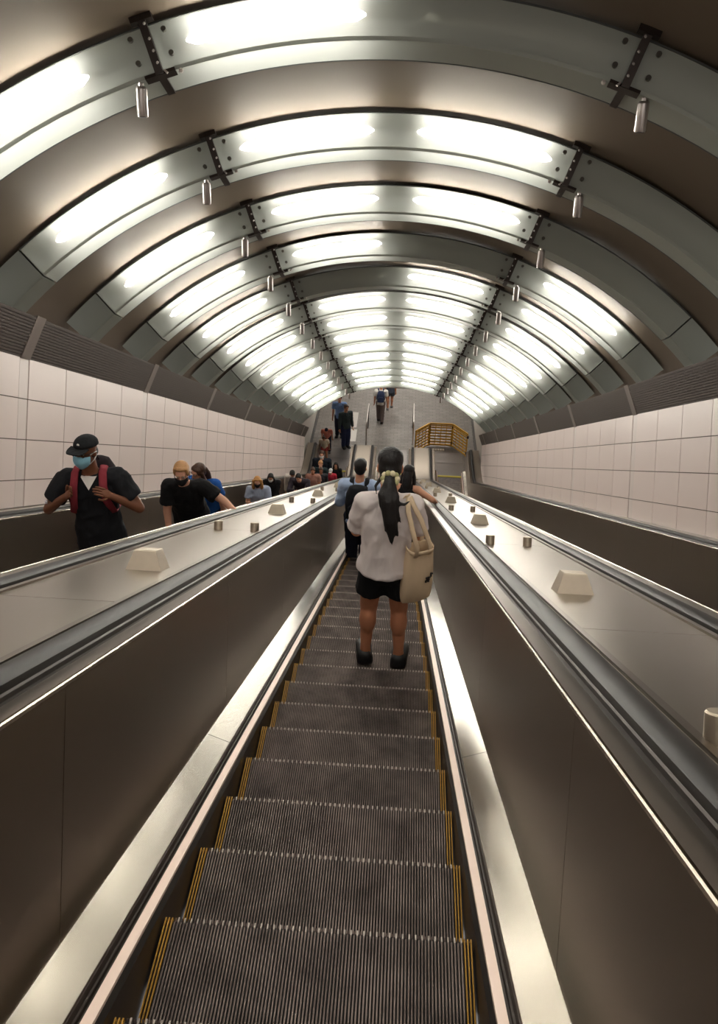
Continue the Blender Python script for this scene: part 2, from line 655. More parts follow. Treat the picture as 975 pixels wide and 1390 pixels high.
def step_mesh():
    mb = MB()
    dp = 0.434
    mb.box((-HW, -dp, -.03), (HW, -.004, -.011), 1)
    mb.rings([[(x, y, z) for y, z in ((-.002, -.012), (-.006, -.10), (-.05, -.26), (-.07, -.26), (-.03, -.10), (-.03, -.012))] for x in (-HW, HW)], mi=1)
    pit = 2 * HW / NCLEAT
    for i in range(NCLEAT):
        if i < 3 or i >= NCLEAT - 3:
            xx = -HW + pit * (i + .5)
            mb.box((xx - .0019, -dp, -.012), (xx + .0019, -.004, -.005), 1)
            continue
        x = -HW + pit * (i + .5)
        mb.box((x - .0021, -dp, -.012), (x + .0021, -.012, 0), 0)
        if i % 2 == 0:
            mb.box((x - .0024, -.012, -.012), (x + .0024, .003, -.001), 2)
        # riser cleat
        mb.rings([[(xx, y, z) for y, z in ((.002, -.004), (-.0, -.10), (-.045, -.26), (-.052, -.26), (-.008, -.10), (-.006, -.012))] for xx in (x - .0024, x + .0024)])
    return mb.mesh('step', [M_STEP, M_STEPBASE, M_TIP])


def yellow_mesh(s):
    mb = MB()
    pit = 2 * HW / NCLEAT
    for i in range(3):
        x = s * (HW - pit * (i + .5))
        mb.box((x - .0019, -.434, -.005), (x + .0019, 0, .001))
        mb.box((x - .0024, -.01, -.1), (x + .0024, 0, -.01))
    return mb.mesh('yellow_edge', M_YELLOW)


ME_STEP = step_mesh()
ME_YEL = {s: yellow_mesh(s) for s in (-1, 1)}
NOSE_Y0 = yb(2.347) - TREAD * 8


def nose_list():
    r = []
    k = 0
    while True:
        y = NOSE_Y0 + TREAD * k
        if y > YCOMB:
            break
        if y > YS + .2:
            r.append(y)
        k += 1
    return r


NOSES = nose_list()


def tread_z(y):
    for n in NOSES:
        if n >= y:
            return zpath(n)
    return 0.0


ESC = {'A': -2.22, 'B': 0.0, 'C': 2.22}
ESC_LABEL = {'A': 'left escalator beside the tiled wall, crowded with people riding up',
             'B': 'middle escalator with worn dark steps, woman in white tee riding down',
             'C': 'right escalator, empty, ending at the yellow folding barricade'}


def escalator(key):
    cx = ESC[key]
    root = thing('escalator', ESC_LABEL[key], 'escalator', group='three parallel escalators')
    for y in NOSES:
        st = inst('step', ME_STEP, root, (cx, y, zpath(y)))
        for s in (-1, 1):
            inst('yellow_edge', ME_YEL[s], st)
    # comb and landing plate
    mb = MB()
    mb.box((cx - .56, YCOMB + .06, -.02), (cx + .56, YCOMB + 1.0, .012))
    inst('landing_plate', mb.mesh('landing_plate', mat('landing_plate', lin(150, 145, 142), .35, .6, noise=.1, nscale=3, stretch=(1, 14, 1))), root)
    mb = MB()
    mb.box((cx - .56, YCOMB + 1.006, -.02), (cx + .56, YCOMB + 1.9, .012))
    inst('landing_plate', mb.mesh('landing_plate', MATS['landing_plate']), root)
    mb = MB()
    mb.box((cx - .452, YCOMB - .05, -.01), (cx + .452, YCOMB + .055, .016))
    inst('comb', mb.mesh('comb', mat('comb_yellow', lin(220, 205, 70), .45)), root)
    for sg in (-1, 1):
        # skirt
        mb = MB()
        sweep(mb, [(.450, -.30), (.450, .03), (.464, .045), (.47, .045), (.47, -.30)], YS, YE - .25, cx, sg)
        mb.build('skirt_panel', M_SKIRT, root)
        mb = MB()
        sweep(mb, [(.462, .040), (.463, .052), (.489, .057), (.491, .04)], YS, YE - .25, cx, sg)
        mb.build('skirt_strip', M_STRIP, root)
        mb = MB()
        sweep(mb, [(.49, .03), (.491, .050), (.497, .050), (.499, .060), (.505, .060), (.509, .075), (.512, .075), (.512, .03)], YS, YE - .25, cx, sg)
        mb.build('groove_strip', M_GROOVE, root)
        # inner deck in lengths
        cut = [YS] + [yb(3.6 + 4.05 * k) for k in range(-2, 7) if YS < yb(3.6 + 4.05 * k) < YF] + [YE - .2]
        for a, b in zip(cut, cut[1:]):
            mb = MB()
            sweep(mb, [(.512, .075), (.514, .080), (.616, .112), (.622, .112), (.622, .05), (.512, .05)], a + .002, b - .002, cx, sg)
            mb.build('inner_deck', M_BAND, root)
        # balustrade panels
        off = 0.0 if sg < 0 else .04
        cut = [YS] + [yb(2.0 + off + 2.0 * k) for k in range(-3, 15) if YS + .3 < yb(2.0 + 2.0 * k) < YF - .5] + [YE]
        for i, (a, b) in enumerate(zip(cut, cut[1:])):
            mb = MB()
            sweep(mb, [(.618, .100), (.630, .760), (.66, .760), (.66, .100)], a + .0015, b - .0015, cx, sg)
            if i == len(cut) - 2:
                pts = []
                c0, c1 = path_pt(0, YE, .12), path_pt(0, YE, .76)
                r = (c1.z - c0.z) / 2
                for q in range(11):
                    t = -math.pi / 2 + math.pi * q / 10
                    pts.append((c0.y + r * .8 * math.cos(t), c0.z + r + r * math.sin(t)))
                mb.rings([[(cx + sg * x, y, z) for y, z in pts] for x in (.622, .66)])
            mb.build('balustrade_panel', M_PANEL, root)
        mb = MB()
        sweep(mb, [(.628, .760), (.627, .770), (.631, .773), (.635, .770), (.636, .758)], YS, YE, cx, sg)
        mb.build('trim_strip', M_TRIM, root)
        mb = MB()
        sweep(mb, [(.636, .755), (.640, .770), (.706, .757), (.708, .735), (.66, .735)], YS, YE, cx, sg)
        mb.build('ledge', M_LEDGE, root)
        mb = MB()
        sweep(mb, [(.706, .735), (.706, .750), (.728, .750), (.730, .762), (.738, .770), (.745, .760), (.745, .735)], YS, YE, cx, sg)
        mb.build('handrail_guide', M_GROOVE, root)
        mb = MB()
        # handrail: rounded C section, then round the newel
        prof = []
        for q in range(9):
            t = math.pi * q / 8
            prof.append((.782 - .047 * math.cos(t), .770 + .028 * math.sin(t) ** .6))
        prof += [(.829, .755), (.735, .755)]
        rg = [[path_pt(cx + sg * x, y, o) for x, o in prof] for y in ysamples(YS, YE)]
        cz = path_pt(0, YE, .772).z
        rr = .30
        for q in range(1, 13):
            t = math.pi * q / 12
            ring = []
            for x, o in prof:
                d = (o - .772) / C30 + rr
                ring.append(Vector((cx + sg * x, YE + d * math.sin(t), cz - rr + d * math.cos(t))))
            rg.append(ring)
        mb.rings(rg)
        mb.build('handrail', M_RUBBER, root, True)
    return root


for k in 'ABC':
    escalator(k)

# ------------------------------------------------------------------ steel decks between and beside the escalators
def wedge_mesh():
    mb = MB()
    b = [(-.088, -.075), (.088, -.075), (.088, .075), (-.088, .075)]
    t = [(-.055, -.058), (.055, -.058), (.055, .058), (-.055, .058)]
    rg = [[(x, y, 0) for x, y in b], [(x, y, .092) for x, y in t], [(x * .95, y * .95, .098) for x, y in t]]
    mb.rings(rg)
    return mb.mesh('wedge_block', M_BLOCK)


def stud_mesh():
    mb = MB()
    mb.tube([(0, 0, 0), (0, 0, .066), (0, 0, .071)], .033, 16, radii=[.033, .033, .029])
    return mb.mesh('round_stud', M_BLOCK, True)


ME_WEDGE, ME_STUD = wedge_mesh(), stud_mesh()
SL_EUL = SLOPE_ROT


def deck(name, xa, xb, lab, studs=True, drop=0.0):
    root = thing(name, lab, 'deck', group='brushed steel decks along the escalators')
    cut = [YS] + [yb(3.1 + 3.25 * k) for k in range(-2, 9) if YS < yb(3.1 + 3.25 * k) < YF - .6] + [YF - .62 + .06, YE + .1]
    for a, b in zip(cut, cut[1:]):
        mb = MB()
        sweep(mb, [(xa, .70), (xa, .770), (xb, .770 - drop), (xb, .70 - drop)], a + .0015, b - .0015, 0, 1)
        mb.build('deck_panel', M_DECK, root)
    for x in ((xa + .03, xb - .03) if studs else (xa + .02,)):
        mb = MB()
        sweep(mb, [(x - .014, .765), (x - .012, .780), (x + .012, .780), (x + .014, .765)], YS, YE, 0, 1)
        mb.build('edge_bead', M_LEDGE, root)
    if studs:
        mid = (xa + xb) / 2
        s = 1 if mid > 0 else -1
        for k in range(-1, 7):
            u = 4.02 + 4.44 * k
            p = P(mid - s * .07, u, NOSE_W + .770)
            inst('wedge_block', ME_WEDGE, root, p, SL_EUL)
            for dx in (-.21, .07):
                p = P(mid + s * dx, u + 2.26, NOSE_W + .770)
                if u + 2.26 < 29:
                    inst('round_stud', ME_STUD, root, p, SL_EUL)
        mb = MB()                          # closed end wall of the deck box
        z1 = path_pt(0, YE + .1, .76).z
        mb.box((xa, YE + .06, 0), (xb, YE + .1, z1))
        mb.build('end_plate', M_LEDGE, root)
    return root


deck('steel_deck', -1.39, -.83, 'brushed steel deck with blocks and studs between left and middle escalators')
deck('steel_deck', .83, 1.39, 'brushed steel deck with blocks and studs between middle and right escalators')
deck('wall_deck', -AW + .0, -3.05, 'narrow steel ledge between left escalator and tiled wall', False)
deck('wall_deck', 3.05, AW, 'narrow steel ledge between right escalator and tiled wall', False)

# ------------------------------------------------------------------ lower hall
mb = MB()
mb.box((-9, YF - 1.5, -.15), (9, YF + 30, -.002))
tag(mb.build('floor', M_FLOOR), 'grey paved floor of the lower hall', kind='structure')
for side, sg in (('left', -1), ('right', 1)):
    mb = MB()
    x = sg * 3.34
    mb.box((min(x, x + sg * .2), P(0, U1, 0).y - .9, 0), (max(x, x + sg * .2), YF + 14, 3.9))
    hw = tag(mb.build('wall_hall_' + side, M_HALLW), 'light grey side wall of the lower hall on the %s' % side, kind='structure')
    mb = MB()
    mb.box((min(x, x - sg * .03), YE + .1, 0), (max(x, x - sg * .03), YF + 14, .32))
    tag(mb.build('baseboard_' + side, M_HALLB), 'dark base strip of the lower hall wall on the %s' % side, kind='structure')
mb = MB()
mb.box((-9, YF + 1.2, 3.9), (9, YF + 30, 4.0))
tag(mb.build('ceiling_hall', M_HALLW), 'flat ceiling of the lower hall', kind='structure')
mb = MB()
mb.box((-9, YF + 30, 0), (9, YF + 30.2, 4.0))
tag(mb.build('wall_hall_back', M_HALLW), 'far end wall of the lower hall', kind='structure')
M_HLAMP = mat('hall_lamp_glow', (1, 1, 1, 1), 0.5, emit=(1.0, 0.94, 0.86, 1), es=12.0)
for k, y in enumerate((5.5, 10.0, 15.0, 21.0)):  # unseen lamps put overhead to light the hall floor
    t = thing('unseen_ceiling_lamp', 'unseen long ceiling lamp lighting the lower hall, %s from the escalators' % ORD[k], 'light fixture', (0, YF + y, 3.9), group='unseen hall ceiling lamps')
    mb = MB()
    mb.box((-2.4, -.16, -.06), (2.4, .16, 0))
    mb.build('housing', M_MULL, t)
    mb = MB()
    mb.box((-2.35, -.13, -.075), (2.35, .13, -.061))
    mb.build('diffuser', M_HLAMP, t)


def cam_ray(px, py):
    d = Vector(((px - 487.5) / FPX, -(py - 650) / FPX, -1))
    return Rcam.to_3x3() @ d


def floor_pt(px, py, z=0.0):
    d = cam_ray(px, py)
    o = P(CAMX, 0, 0)
    return o + d * ((z - o.z) / d.z)


# light floor covers beside the left landing
for k, (a, b) in enumerate((((473, 599), (485, 583)), ((475, 580), (487, 560)))):
    p, q = floor_pt(*a), floor_pt(*b)
    mb = MB()
    mb.box((p.x, p.y, -.01), (q.x, q.y, .008))
    t = tag(mb.build('floor_cover', mat('floor_cover_steel', lin(196, 192, 186), .35, .5)),
            ('pale metal floor cover at the left landing, nearer of two', 'pale metal floor cover at the left landing, farther of two')[k], 'floor cover', 'floor covers by the left landing')

# queue rails on the hall floor in line with the decks
for k, (px, lab) in enumerate(((497, 'slim steel queue rail standing beyond the left steel deck'), (560, 'slim steel queue rail standing left of the yellow barricade'))):
    b = floor_pt(px, 604)
    e = floor_pt(px + (-1 if k == 0 else 2), 577)
    t = thing('queue_rail', lab, 'railing', (b.x, b.y, 0), group='steel queue rails in the hall')
    L = (e - b).length
    mb = MB()
    mb.tube([(0, 0, 0), (0, 0, .95), (0, .06, 1.0), (0, L, 1.0), (0, L, 0)], .028, 10)
    mb.build('rail_frame', M_CYL, t, True)
    mb = MB()
    mb.box((-.02, L - .35, .02), (.02, L - .02, .96))
    mb.build('end_panel', M_HALLB, t)

# yellow folding barricade closing the right escalator
M_BARR = mat('barricade_yellow', lin(226, 172, 60), .45, noise=.08, nscale=6)
M_BJ = mat('barricade_joint', lin(70, 50, 36), .5)
bc = floor_pt(596, 606)
br_root = thing('folding_barricade', 'yellow slatted folding barricade closing off the right escalator', 'barricade', (bc.x, bc.y, 0))
pl = [(-1.0, -.75), (-.43, 0.0), (.50, 0.0), (1.06, -.8)]
for i in range(3):
    a, b = Vector((*pl[i], 0)), Vector((*pl[i + 1], 0))
    d = (b - a).normalized()
    a2, b2 = a + d * .03, b - d * .03
    pn = MB()
    for q in (a2, b2):
        pn.bar(q + Vector((0, 0, .03)), q + Vector((0, 0, 1.06)), .05, .04, up=(d.x, d.y, 0))
    for z in (.09, 1.04):
        pn.bar(a2 + Vector((0, 0, z)), b2 + Vector((0, 0, z)), .045, .06)
    fr = pn.build('panel_frame', M_BARR, br_root)
    for z in (.22, .35, .48, .61, .74, .87, .96):
        sl = MB()
        sl.bar(a2 + Vector((0, 0, z)), b2 + Vector((0, 0, z)), .02, .055)
        sl.build('slat', M_BARR, fr)
    n = 3
    for j in range(1, n + 1):
        vb = MB()
        q = a2.lerp(b2, j / (n + 1))
        vb.bar(q + Vector((0, 0, .1)), q + Vector((0, 0, 1.03)), .022, .03, up=(d.x, d.y, 0))
        vb.build('upright', M_BARR, fr)
for q in pl[1:]:
    for z in (.15, .86):
        jb = MB()
        jb.tube([(q[0], q[1], z), (q[0], q[1], z + .1)], .045, 10)
        jb.build('hinge', M_BJ, br_root, True)
# white reflective strip on the floor before it
s0, s1 = floor_pt(584, 610), floor_pt(604, 611)
t = thing('reflector_strip', 'row of white reflector tiles on the floor before the yellow barricade', 'floor strip', (s0.x, s0.y, 0))
for j in range(6):
    mb = MB()
    x = (s1.x - s0.x) * j / 6
    mb.box((x, -.06, 0.0), (x + (s1.x - s0.x) / 6 * .75, .06, .014))
    mb.build('reflector', mat('reflector_white', lin(250, 248, 240), .3), t)

from mathutils import noise

# ------------------------------------------------------------------ people
def skinmat(n, c):
    return mat('skin_' + n, lin(*c), .5, noise=.06, nscale=14, spec=.35)


def cloth(n, c, rough=.85):
    return mat('cloth_' + n, lin(*c), rough, noise=.08, nscale=7, bump=.7, bdist=.03, stretch=(1.4, 1.4, .7), spec=.2)


def hairmat(n, c):
    return mat('hair_' + n, lin(*c), .5, noise=.3, nscale=60, stretch=(1, 1, .08), bump=.5, spec=.4)


SK_LIGHT = skinmat('light', (226, 172, 146))
SK_TAN = skinmat('tan', (190, 128, 96))
SK_BROWN = skinmat('brown', (120, 76, 54))
SK_OLIVE = skinmat('olive', (204, 148, 118))
H_BLACK = hairmat('black', (24, 21, 21))
H_BLOND = hairmat('blond', (188, 142, 96))
H_GOLD = hairmat('golden', (204, 150, 90))
H_BROWN = hairmat('brown', (74, 50, 38))
M_EYEW = mat('eye_white', lin(228, 224, 218), .3)
M_EYED = mat('eye_dark', lin(30, 22, 18), .2)
M_LIP = mat('lip_rose', lin(150, 82, 76), .5)
M_MBLACK = cloth('mask_black', (30, 29, 31))
M_MBLUE = cloth('mask_blue', (150, 205, 228))
M_MWHITE = cloth('mask_white', (228, 228, 228))


def remesh(mb, name, m, voxel, parent, smooth_it=6, extra=None, fold=0.0):
    """fuse overlapping solids into one continuous skin"""
    me = mb.mesh(name, m)
    o = bpy.data.objects.new(name, me)
    COL.objects.link(o)
    md = o.modifiers.new('r', 'REMESH')
    md.mode = 'VOXEL'
    md.voxel_size = voxel
    md.use_smooth_shade = True
    if smooth_it:
        sm = o.modifiers.new('s', 'SMOOTH')
        sm.iterations = smooth_it
        sm.factor = .5
    dg = bpy.context.evaluated_depsgraph_get()
    me2 = bpy.data.meshes.new_from_object(o.evaluated_get(dg))
    bpy.data.objects.remove(o)
    bpy.data.meshes.remove(me)
    if fold:
        nn = [v.normal.copy() for v in me2.vertices]
        for v, n in zip(me2.vertices, nn):
            c = v.co
            a = noise.noise((c.x * 7 + c.z * 5, c.y * 7, c.z * 6 - c.x * 4))
            b = noise.noise((c.x * 16 - c.z * 9, c.y * 15, c.z * 9 + 3))
            v.co = c + n * fold * ((1 - 2 * abs(a)) * .8 + b * .5)
    if extra:
        bm = bmesh.new()
        bm.from_mesh(me2)
        tmp = extra.mesh('tmp', m, 'all')
        bm.from_mesh(tmp)
        bm.to_mesh(me2)
        bm.free()
        bpy.data.meshes.remove(tmp)
    me2.name = name
    me2.materials.clear()
    me2.materials.append(m)
    return inst(name, me2, parent)


def ring(c, ax, ay, rx, ry, n=16):
    return [c + ax * (rx * math.cos(2 * math.pi * k / n)) + ay * (ry * math.sin(2 * math.pi * k / n)) for k in range(n)]


def limb(mb, a, b, ra, rb, round_ends=True, n=12):
    a, b = Vector(a), Vector(b)
    d = (b - a).normalized()
    x = d.cross(Vector((0, 1, 0)))
    if x.length < .1:
        x = d.cross(Vector((1, 0, 0)))
    x.normalize()
    y = x.cross(d)
    rg = [ring(a.lerp(b, t), x, y, ra + (rb - ra) * t, ra + (rb - ra) * t, n) for t in (0, .25, .5, .75, 1)]
    mb.rings(rg)
    if round_ends:
        mb.ball(a, ra * .999, nu=12, nv=8)
        mb.ball(b, rb * .999, nu=12, nv=8)


def ik(a, t, l1, l2, hint):
    """elbow / knee position; returns joint and reachable end"""
    a, t = Vector(a), Vector(t)
    d = t - a
    L = min(d.length, (l1 + l2) * .995)
    L = max(L, abs(l1 - l2) + .01)
    d.normalize()
    e = a + d * L
    c = (l1 * l1 + L * L - l2 * l2) / (2 * L)
    h = math.sqrt(max(0, l1 * l1 - c * c))
    hv = Vector(hint) - d * Vector(hint).dot(d)
    if hv.length < 1e-4:
        hv = Vector((0, -1, 0)) - d * d.y * -1
    hv.normalize()
    return a + d * c + hv * h, e


def rotx(a):
    return Matrix.Rotation(a, 3, 'X')


def person(label, pos, H, heading=0.0, female=False, skin=SK_LIGHT, top=None, bottom=None, shoe=None, lean=0.0, twist=0.0,
           hands=None, elbows=None, feet=((-.09, 0), (.09, 0)), sleeve='short', leg='long', head_pitch=0.0, head_yaw=0.0, head_roll=0.0,
           hair=H_BLACK, style='short', mask=None, voxel=.012, build=1.0, knee=.0, hem=.47, neckline='crew', sit=0.0, shift=0.0, loose=1.0):
    root = thing('person', label, 'person', pos, (0, 0, heading), group='people on and below the escalators')
    hip_z = .515 * H - sit
    pel = Vector((shift, 0, hip_z))
    R = Matrix.Rotation(twist, 3, 'Z') @ rotx(-lean)
    up, fw, rt = R @ Vector((0, 0, 1)), R @ Vector((0, 1, 0)), R @ Vector((1, 0, 0))
    T = lambda x, y, z: pel + rt * x * H + fw * y * H + up * z * H      # torso frame, in heights
    B = build
    shw = (.100 if female else .112) * B
    body, cl = MB(), MB()
    # --- torso
    hipw = (.098 if female else .092) * B
    tor = [(-.045, hipw * .55, .045), (-.01, hipw, .066), (.03, hipw * .98, .068), (.085, (.078 if female else .084) * B, .058), (.15, (.084 if female else .093) * B, .062),
           (.215, (.090 if female else .105) * B, .066), (.265, (.088 if female else .102) * B, .056), (.295, .06 * B, .042), (.312, .036, .034), (.33, .031, .032)]
    body.rings([ring(T(0, 0, z), rt, fw, rx * H, ry * H * B, 18) for z, rx, ry in tor])
    # --- head
    Rh = R @ Matrix.Rotation(-head_yaw, 3, 'Z') @ rotx(-head_pitch) @ Matrix.Rotation(head_roll, 3, 'Y')
    nb = T(0, .004, .325)
    hc = nb + (Rh @ Vector((0, .018, .088))) * H * .98
    hd = lambda x, y, z: hc + Rh @ Vector((x, y, z)) * (H / 1.7)
    s7 = H / 1.7
    limb(body, T(0, 0, .30), hc - Rh @ Vector((0, .01, .03)) * s7, .034 * H, .033 * H)
    body.ball(hd(0, -.008, .03), (.074 * s7, .092 * s7, .085 * s7), Rh, 18, 12)
    body.ball(hd(0, .018, -.045), (.058 * s7, .068 * s7, .066 * s7), Rh, 16, 10)
    body.ball(hd(0, .055, -.088), (.026 * s7, .026 * s7, .02 * s7), Rh)
    limb(body, hd(0, .088, .012), hd(0, .104, -.03), .009 * s7, .0145 * s7, n=8)
    body.ball(hd(0, .072, .032), (.05 * s7, .02 * s7, .012 * s7), Rh)
    for s in (-1, 1):
        body.ball(hd(s * .076, -.012, -.012), (.010 * s7, .02 * s7, .032 * s7), Rh, 10, 8)
    # --- legs
    ankle = .045 * H
    shoe_parts = []
    knees = []
    for i, s in enumerate((-1, 1)):
        fx, fy = feet[i][0], feet[i][1]
        hj = pel + Vector((s * .052 * H * B, 0, -.01 * H))
        an = Vector((fx, fy, ankle + .03 * H))
        L = (hj - an).length
        l1, l2 = .245 * H, .215 * H
        if sit == 0:
            k0 = (L * 1.004 + knee * .03) / (l1 + l2)
            l1, l2 = l1 * k0, l2 * k0
        kj, en = ik(hj, an, l1, l2, (s * .1, 1, 0))
        knees.append((hj, kj, an))
        limb(body, hj, kj, .056 * H * B, .037 * H)
        limb(body, kj, an, .036 * H, .022 * H)
        if leg == 'short':
            body.ball(kj.lerp(an, .28) + Vector((0, -.010 * H, 0)), (.036 * H, .040 * H, .075 * H))
        limb(body, an, Vector((fx * 1.0, fy, .035 * H)), .022 * H, .024 * H)
        limb(body, Vector((fx, fy - .015 * H, .024 * H)), Vector((fx + s * .012 * H, fy + .075 * H, .018 * H)), .022 * H, .016 * H)
    # --- arms
    hx = MB()
    arms = []
    for i, s in enumerate((-1, 1)):
        sj = T(s * shw, -.004, .272)
        if hands:
            tgt = hands[i] if hands[i] is not None else None
        else:
            tgt = None
        if tgt is None:
            wr = T(s * (shw + .035), .03, -.055)
            hint = Vector((s * .3, -1, 0))
        else:
            wr = Vector(tgt)
            hint = Vector(elbows[i]) if elbows else Vector((s * .6, -.4, -1))
        ej, wr = ik(sj, wr, .172 * H, .150 * H, hint)
        arms.append((sj, ej, wr))
        limb(body, T(s * shw * .55, 0, .268), sj, .042 * H * B, .038 * H * B)
        limb(body, sj, ej, .033 * H * B, .0255 * H * B)
        limb(body, ej, wr, .0255 * H * B, .0165 * H)
        # hand
        fd = (wr - ej).normalized()
        hs = H / 1.7
        side = Vector((-s * .6, .8, 0))
        pn = fd.cross(side)
        if pn.length < .1:
            pn = Vector((0, 0, 1))
        pn.normalize()
        sd = pn.cross(fd).normalized()
        pc = wr + fd * .045 * hs
        rot = Matrix((sd, fd, pn)).transposed()
        body.ball(pc, (.038 * hs, .052 * hs, .017 * hs), rot, 12, 8)
        grip = .55
        for q in range(4):
            base = wr + fd * .08 * hs + sd * (q - 1.5) * .0185 * hs
            ln = (.034, .042, .039, .030)[q] * hs
            p1 = base + (fd * math.cos(grip * .6) - pn * math.sin(grip * .6)) * ln
            p2 = p1 + (fd * math.cos(grip * 1.7) - pn * math.sin(grip * 1.7)) * ln * .8
            hx.tube([base - fd * .015 * hs, base, p1, p2, p2 + (p2 - p1) * .12], .0085, 7, radii=[.0088 * hs, .0088 * hs, .0082 * hs, .0072 * hs, .003 * hs])
        b0 = wr + fd * .03 * hs - sd * .03 * hs * s * -1 * -1
        p1 = b0 + (fd * .7 - sd * s * .6 - pn * .3).normalized() * .035 * hs
        p2 = p1 + (fd * .9 - sd * s * .1 - pn * .4).normalized() * .03 * hs
        hx.tube([b0, p1, p2, p2 + (p2 - p1) * .12], .01, 7, radii=[.0115 * hs, .0098 * hs, .0082 * hs, .003 * hs])
    remesh(body, 'body', skin, voxel, root, 5, hx)
    # --- face
    for s in (-1, 1):
        ey = MB()
        ey.ball(hd(s * .030, .077, .014), (.0135 * s7, .008 * s7, .0075 * s7), Rh, 8, 6, 0)
        ey.ball(hd(s * .030, .0815, .013), (.0062 * s7, .005 * s7, .0062 * s7), Rh, 8, 6, 1)
        ey.build('eye', [M_EYEW, M_EYED], root, 'all')
        bw = MB()
        bw.tube([hd(s * .014, .086, .032), hd(s * .032, .086, .037), hd(s * .050, .074, .031)], .0038 * s7, 6)
        bw.build('eyebrow', hair, root, 'all')
    if not mask:
        lp = MB()
        lp.tube([hd(-.024, .074, -.058), hd(0, .086, -.057), hd(.024, .074, -.058)], .006 * s7, 6, radii=[.003 * s7, .007 * s7, .003 * s7])
        lp.build('lips', M_LIP, root, 'all')
    # --- hair
    if style != 'none':
        hb = MB()
        if style != 'cap':
            hb.ball(hd(0, -.022, .048), (.083 * s7, .092 * s7, .084 * s7), Rh, 18, 12)
            hb.ball(hd(0, -.045, 0), (.076 * s7, .066 * s7, .085 * s7), Rh, 16, 10)
            hb.ball(hd(0, .035, .092), (.062 * s7, .042 * s7, .024 * s7), Rh, 14, 8)
            for s in (-1, 1):
                hb.ball(hd(s * .066, .018, .045), (.016 * s7, .04 * s7, .05 * s7), Rh, 12, 8)
        else:
            hb.ball(hd(0, -.03, -.005), (.077 * s7, .072 * s7, .06 * s7), Rh, 16, 10)
        if style in ('long', 'curly', 'longback'):
            r = .034 if style == 'curly' else .026
            ln = -.24 if style != 'longback' else -.36
            for s in (-1, 1):
                pts = [hd(s * .072, -.005, .03), hd(s * .088, -.005, -.06), hd(s * .094, .0, -.14), hd(s * .085, .01, ln)]
                hb.tube(pts, r * s7, 10, radii=[r * s7 * .9, r * s7 * 1.1, r * s7 * 1.2, r * s7 * .5])
                if style == 'curly':
                    for q in range(7):
                        t = q / 6
                        hb.ball(hd(s * (.09 + .018 * math.sin(q * 2.4)), -.01 + .02 * math.cos(q * 1.9), .05 - .25 * t), .024 * s7, nu=8, nv=6)
            hb.tube([hd(0, -.085, .02), hd(0, -.10, -.08), hd(0, -.10, -.17), hd(0, -.085, ln)], .05 * s7, 12, flat=.55, up=(0, 1, 0), radii=[.06 * s7, .075 * s7, .075 * s7, .03 * s7])
        if style == 'bun':
            hb.ball(hd(0, -.07, .105), .04 * s7)
        if style == 'pony':
            # low ponytail down the back of the tee
            for q, (ox, ln, r) in enumerate(((0, -.45, .040), (-.030, -.38, .026), (.030, -.41, .028), (-.016, -.33, .03), (.018, -.47, .02), (.048, -.33, .015), (-.048, -.29, .014))):
                sw = .014 * math.sin(q * 2.1)
                hb.tube([hd(ox * .3, -.09, -.03), hd(ox * .5, -.135, -.085), hd(ox * 1.1 + sw * .3, -.165, -.085 + (ln + .085) * .3), hd(ox * 1.15 + sw + .012, -.172, -.085 + (ln + .085) * .65), hd(ox * .9 + .03 - sw, -.165, ln)], r, 10,
                        radii=[r * s7 * .8, r * s7, r * s7 * 1.25, r * s7 * .95, r * s7 * .25])
            hb.tube([hd(.02, -.15, -.15), hd(.06, -.165, -.20), hd(.10, -.165, -.205), hd(.135, -.155, -.18)], .014, 8, radii=[.018 * s7, .016 * s7, .011 * s7, .005 * s7])
            hb.tube([hd(-.04, -.08, -.04), hd(-.085, -.10, -.11), hd(-.075, -.12, -.16)], .014, 8, radii=[.014 * s7, .011 * s7, .005 * s7])
        remesh(hb, 'hair', hair, max(.007, voxel * .8), root, 3)
        if style == 'pony':
            sc = MB()
            for q in range(10):
                t = 2 * math.pi * q / 10
                sc.ball(hd(.004 + .043 * math.cos(t), -.115 + .012 * math.sin(t * 3), -.058 + .036 * math.sin(t)), .020 * s7, nu=8, nv=6, mi=q % 2)
            tag(sc.build('hair_scrunchie', [cloth('scrunchie_cream', (226, 214, 180)), cloth('scrunchie_sage', (176, 172, 128))], root, 'all'), 'cream patterned hair scrunchie')
    # --- mask
    if mask:
        mk = MB()
        na, nz = 13, 8
        rows = []
        for j in range(nz):
            t = j / (nz - 1)
            z = -.012 - .102 * t
            rw = []
            for i in range(na):
                a = -1.15 + 2.3 * i / (na - 1)
                bulge = .022 * math.sin(math.pi * min(1, t * 1.05)) * math.cos(a) + .012
                rx, ry = .068 + .004 - .02 * t * t, .098 - .03 * t * t
                zz = z + (.012 * (1 - t) * math.cos(a) ** 2) + (.035 * t * (abs(a) / 1.15) ** 2)
                rw.append(hd((rx + bulge * .35) * math.sin(a), -.002 + (ry + bulge) * math.cos(a), zz))
            rows.append(rw)
        mk.rings(rows, cap=False, closed_ring=False)
        mo = mk.build('face_mask', mask, root, 'all')
        sd_ = mo.modifiers.new('thick', 'SOLIDIFY')
        sd_.thickness = .004
        for s in (-1, 1):
            stp = MB()
            stp.tube([hd(s * .066, .040, .0), hd(s * .080, .01, .012), hd(s * .084, -.02, .012)], .003 * s7, 5)
            stp.tube([hd(s * .058, .040, -.075), hd(s * .078, .01, -.045), hd(s * .084, -.02, -.01)], .003 * s7, 5)
            stp.build('mask_loop', mask if mask is not M_MBLUE else M_MWHITE, root, 'all')
    # --- top
    ez = 1.06 * loose
